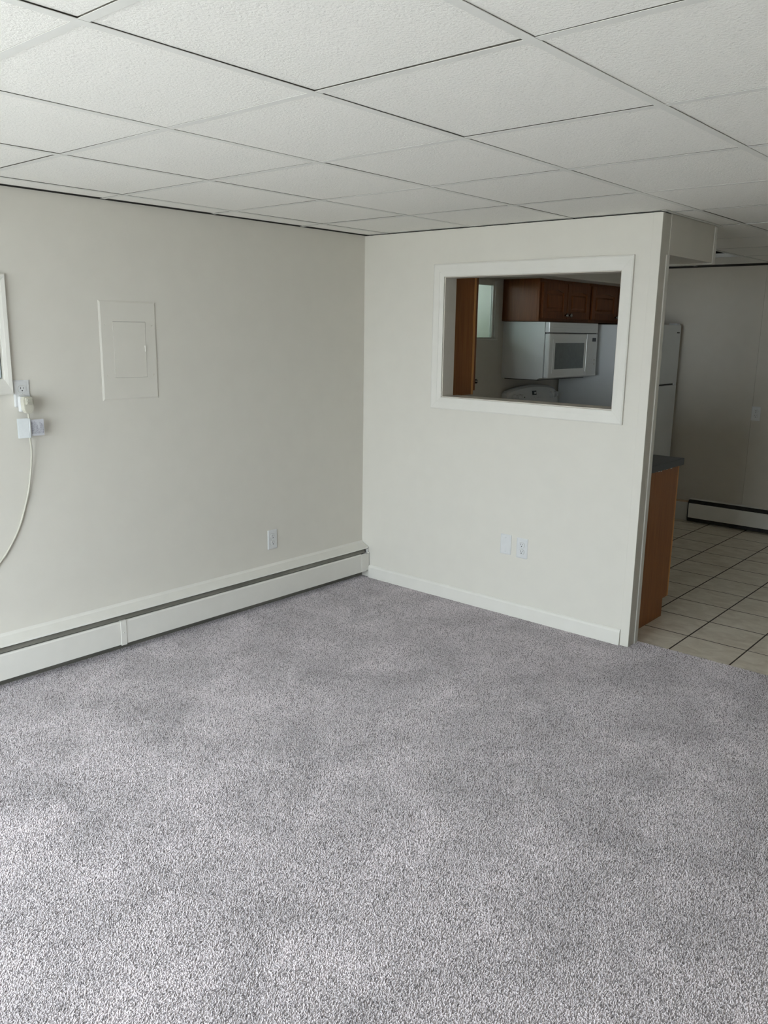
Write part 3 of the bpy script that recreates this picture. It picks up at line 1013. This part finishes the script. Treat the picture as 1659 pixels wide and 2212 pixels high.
# base cabinet under the pass-through and its worktop
bc = thing('base_cabinet', (0.95, 0.4, -0.008), 'orange oak base cabinet behind the partition end, its plain side showing', 'cabinet')
ZF = -0.008
BX = 1.785
MB().prism([(PT + 0.002, ZF), (0.615, ZF), (0.615, 0.098), (0.672, 0.098), (0.672, 0.866), (PT + 0.002, 0.866)], 0, BX - 0.018, BX).build('end_panel', 'wood', bc)
MB().box((0.01, PT + 0.002, 0.098), (BX - 0.018, 0.655, 0.866)).build('body', 'wood', bc)
MB().box((0.01, PT + 0.10, ZF), (BX - 0.018, 0.600, 0.098)).build('toe_kick', 'dark', bc)
MB().box((0.01, 0.672, 0.098), (BX - 0.0, 0.690, 0.866), 0.001).build('face_frame', 'wood_edge', bc)
for k in range(4):
    xa = 0.03 + k * 0.438
    d = raised_door(bc, 0.6905, 1, 1, xa, xa + 0.42, 0.12, 0.66, 0.03)
    knob(d, (xa + (0.385 if k % 2 == 0 else 0.035), 0.7095, 0.60), (0, 1, 0))
    w = MB().box((xa, 0.6905, 0.69), (xa + 0.42, 0.7095, 0.84), 0.002).build('drawer', 'wood_door_shade', bc)
    knob(w, (xa + 0.21, 0.7095, 0.765), (0, 1, 0))
wt = thing('worktop', (0.9, 0.4, 0.868), 'dark charcoal laminate worktop end showing beyond the partition', 'worktop')
MB().box((0.004, PT + 0.002, 0.868), (1.802, 0.706, 0.906), 0.003, 2).build('slab', 'counter', wt)
MB().box((1.8022, PT + 0.004, 0.8685), (1.8036, 0.704, 0.9035), 0.0005).build('edge_strip', 'counter', wt)
b = MB()
for k in range(7):
    ya = 0.36 + k * 0.033 + rs.uniform(0, 0.008)
    b.box((1.7862, ya, 0.862 - rs.uniform(0.0, 0.006)), (1.7868, ya + rs.uniform(0.012, 0.03), 0.8679))
b.build('paint_smear', 'trim', wt)

# ---------------------------------------------------------------- microwave
MY0, MY1, MZ0, MZ1, MX = 1.558, 2.312, 1.238, 1.658, 0.402
mw = thing('microwave', (0.2, 1.935, MZ0), 'white over-the-range microwave mounted under the oak cabinet', 'microwave')
b = MB()
b.prism([(0.003, MZ0), (0.315, MZ0), (0.335, MZ0 + 0.012), (0.362, MZ0 + 0.014), (0.362, MZ1), (0.003, MZ1)], 1, MY0, MY1)
b.build('body', 'white_app', mw)
MB().box((0.02, MY0 + 0.02, MZ0 - 0.006), (0.31, MY1 - 0.02, MZ0 + 0.001)).build('underside_filter', 'dark', mw)
vg = MB().box((0.364, MY0, MZ1 - 0.076), (MX, MY1, MZ1), 0.006, 2).build('vent_strip', 'white_app', mw)
for k in range(3):
    MB().box((0.40, MY0 + 0.03, MZ1 - 0.062 + k * 0.019), (MX + 0.0012, MY1 - 0.03, MZ1 - 0.058 + k * 0.019), 0.0005).build('vent_slat', 'white_app', vg)
MB().box((0.363, MY0 + 0.006, MZ1 - 0.084), (MX - 0.012, MY1 - 0.006, MZ1 - 0.070)).build('shadow_gap', 'dark', mw)
DM = 2.135
d = MB().box((0.366, MY0 + 0.001, MZ0 + 0.014), (MX + 0.003, DM, MZ1 - 0.081), 0.010, 3).build('door', 'white_app', mw)
fr_ = MB()
for u0, u1, v0, v1 in rects_with_holes(MY0 + 0.055, DM - 0.018, MZ0 + 0.050, MZ1 - 0.125, [(MY0 + 0.085, DM - 0.045, MZ0 + 0.078, MZ1 - 0.150)]):
    fr_.box((MX + 0.002, u0, v0), (MX + 0.0055, u1, v1))
fr_.build('window_surround', 'white_app', d)
MB().box((MX + 0.002, MY0 + 0.085, MZ0 + 0.078), (MX + 0.0042, DM - 0.045, MZ1 - 0.150)).build('window_glass', 'glass_dark', d)
MB().box((MX + 0.002, DM - 0.016, MZ0 + 0.05), (MX + 0.010, DM - 0.004, MZ1 - 0.12), 0.003, 2).build('handle', 'white_app', d)
cp = MB().box((0.366, DM + 0.0015, MZ0 + 0.014), (MX + 0.002, MY1 - 0.001, MZ1 - 0.081), 0.006, 2).build('control_panel', 'white_app', mw)
MB().box((MX + 0.0015, DM + 0.085, MZ1 - 0.140), (MX + 0.003, DM + 0.145, MZ1 - 0.112)).build('clock_display', 'display', cp)
for r_ in range(4):
    for c_ in range(3):
        ya, za = DM + 0.035 + c_ * 0.042, MZ0 + 0.055 + r_ * 0.033
        MB().box((MX + 0.0015, ya, za), (MX + 0.0028, ya + 0.032, za + 0.022), 0.0006).build('button', 'white_app', cp)
for za in (MZ0 + 0.10, MZ0 + 0.132):
    MB().box((MX + 0.0026, DM + 0.128, za), (MX + 0.0034, DM + 0.142, za + 0.010)).build('button_mark', 'beige_dark', cp)

# ---------------------------------------------------------------- range
rg = thing('range', (0.33, 1.937, ZF), 'white electric range with an arched back panel under the microwave', 'range')
RY0, RY1 = 1.557, 2.317
MB().box((0.012, RY0, 0.05), (0.640, RY1, 0.900), 0.003).build('body', 'white_app', rg)
MB().box((0.05, RY0 + 0.03, ZF), (0.58, RY1 - 0.03, 0.05)).build('plinth', 'dark', rg)
MB().box((0.010, RY0 - 0.002, 0.900), (0.660, RY1 + 0.002, 0.922), 0.004, 2).build('cooktop', 'white_app', rg)
for px_, py_, pr_ in ((0.22, 1.75, 0.075), (0.22, 2.13, 0.095), (0.49, 1.75, 0.095), (0.49, 2.13, 0.075)):
    MB().lathe([(pr_, 0), (pr_, 0.006), (pr_ * 0.9, 0.009), (0.0, 0.009)], (px_, py_, 0.922), (0, 0, 1), 28).build('burner', 'dark', rg)
od = MB().box((0.640, RY0 + 0.006, 0.24), (0.668, RY1 - 0.006, 0.86), 0.004, 2).build('oven_door', 'white_app', rg)
MB().box((0.667, RY0 + 0.12, 0.38), (0.6695, RY1 - 0.12, 0.68)).build('oven_window', 'glass_dark', od)
MB().tube([(0.700, RY0 + 0.06, 0.80), (0.700, RY1 - 0.06, 0.80)], 0.011, 10).box((0.668, RY0 + 0.07, 0.79), (0.70, RY0 + 0.09, 0.81)).box((0.668, RY1 - 0.09, 0.79), (0.70, RY1 - 0.07, 0.81)).build('handle', 'white_app', od)
MB().box((0.640, RY0 + 0.006, 0.06), (0.664, RY1 - 0.006, 0.232), 0.004, 2).build('drawer', 'white_app', rg)
# arched back guard leaning back
n = 24
bm2 = bmesh.new()
rows = []
for k in range(n + 1):
    q = k / n
    yy = RY0 + 0.004 + (RY1 - RY0 - 0.008) * q
    e = math.sin(math.pi * q) ** 0.55
    zt = 1.122 + 0.055 * e
    f = 0.018 * math.sin(math.pi * q)
    rows.append([bm2.verts.new(p) for p in ((0.012, yy, 0.922), (0.100 + f, yy, 0.922), (0.096 + f, yy, 0.96), (0.060 + f, yy, zt - 0.018), (0.050 + f, yy, zt - 0.004), (0.036 + f, yy, zt), (0.012, yy, zt - 0.006))])
for i in range(n):
    for k in range(7):
        fa = bm2.faces.new((rows[i][k], rows[i + 1][k], rows[i + 1][(k + 1) % 7], rows[i][(k + 1) % 7]))
bm2.faces.new(rows[0])
bm2.faces.new(rows[-1][::-1])
bmesh.ops.recalc_face_normals(bm2, faces=bm2.faces[:])
gm = MB()
gm._merge(bm2)
guard = gm.build('back_guard', 'white_app', rg)


def guard_pt(y, z):
    q = (y - RY0 - 0.004) / (RY1 - RY0 - 0.008)
    f = 0.018 * math.sin(math.pi * q)
    zt = 1.122 + 0.055 * math.sin(math.pi * q) ** 0.55 - 0.018
    t = (z - 0.96) / (zt - 0.96)
    return Vector((0.096 + f - 0.036 * t, y, z))


nrm = Vector((0.975, 0, 0.22)).normalized()
for yy in (1.645, 1.715, 2.190, 2.262):
    kb = MB().lathe([(0.026, 0), (0.026, 0.004), (0.021, 0.007), (0.019, 0.024), (0.015, 0.028), (0, 0.0285)], guard_pt(yy, 1.085), nrm, 20)
    kn = kb.build('knob', 'white_app', rg)
    p = guard_pt(yy, 1.085) + nrm * 0.028
    MB().box(p + Vector((-0.004, -0.003, -0.017)), p + Vector((0.006, 0.003, 0.017)), 0.0015).build('grip', 'white_app', kn)
p = guard_pt(1.94, 1.115)
dp = MB().hexa([guard_pt(1.885, 1.095) + nrm * 0.001, guard_pt(1.945, 1.095) + nrm * 0.001, guard_pt(1.945, 1.128) + nrm * 0.001, guard_pt(1.885, 1.128) + nrm * 0.001,
                guard_pt(1.885, 1.095) + nrm * 0.003, guard_pt(1.945, 1.095) + nrm * 0.003, guard_pt(1.945, 1.128) + nrm * 0.003, guard_pt(1.885, 1.128) + nrm * 0.003]).build('clock_display', 'display', rg)
md_ = MB()
for k, yy in enumerate((1.912, 1.921, 1.932)):
    a = guard_pt(yy, 1.103) + nrm * 0.0031
    c = guard_pt(yy + (0.003 if k == 0 else 0.006), 1.118) + nrm * 0.0038
    md_.box(a, c)
md_.build('clock_digit', 'tag', dp)
for k in range(6):
    q = guard_pt(1.86 + k * 0.03, 1.066)
    MB().box(q + Vector((-0.002, 0, 0)), q + Vector((0.0018, 0.020, 0.010)), 0.0008).build('button', 'plate', rg)
MB().lathe([(0.005, 0), (0.004, 0.002), (0, 0.0022)], guard_pt(1.775, 1.083), nrm, 12).build('indicator_lamp', 'dark', rg)

# ---------------------------------------------------------------- refrigerator
FY0, FY1 = 2.400, 3.152
rf = thing('refrigerator', (0.36, 2.775, ZF), 'tall white top-freezer refrigerator standing against the kitchen far wall', 'refrigerator')
MB().box((0.025, FY0, 0.03), (0.655, FY1, 1.652), 0.004, 2).build('cabinet', 'fridge', rf)
MB().box((0.06, FY0 + 0.03, ZF), (0.64, FY1 - 0.03, 0.03)).build('plinth', 'dark', rf)
fd = MB().box((0.663, FY0, 1.176), (0.735, FY1, 1.660), 0.008, 3).build('freezer_door', 'fridge', rf)
rd = MB().box((0.663, FY0, 0.09), (0.735, FY1, 1.164), 0.008, 3).build('fridge_door', 'fridge', rf)
MB().box((0.655, FY0 + 0.01, 0.10), (0.720, FY1 - 0.045, 1.652)).build('gasket', 'dark', rf)
MB().box((0.655, FY1 - 0.045, 1.160), (0.732, FY1 - 0.003, 1.18)).build('hinge_plate', 'fridge', rf)
MB().box((0.655, FY1 - 0.07, 1.657), (0.725, FY1 - 0.005, 1.672), 0.003).build('hinge_cap', 'fridge', rf)
MB().box((0.7345, FY1 - 0.085, 1.592), (0.7365, FY1 - 0.030, 1.601), 0.0006).build('badge', 'dark', fd)
MB().box((0.735, FY0 + 0.02, 1.20), (0.760, FY0 + 0.05, 1.46), 0.006, 2).build('handle', 'fridge', fd)
MB().box((0.735, FY0 + 0.02, 0.72), (0.760, FY0 + 0.05, 1.14), 0.006, 2).build('handle', 'fridge', rd)
MB().box((0.60, FY0 + 0.02, 0.012), (0.70, FY1 - 0.02, 0.085), 0.004).build('grille', 'dark', rf)
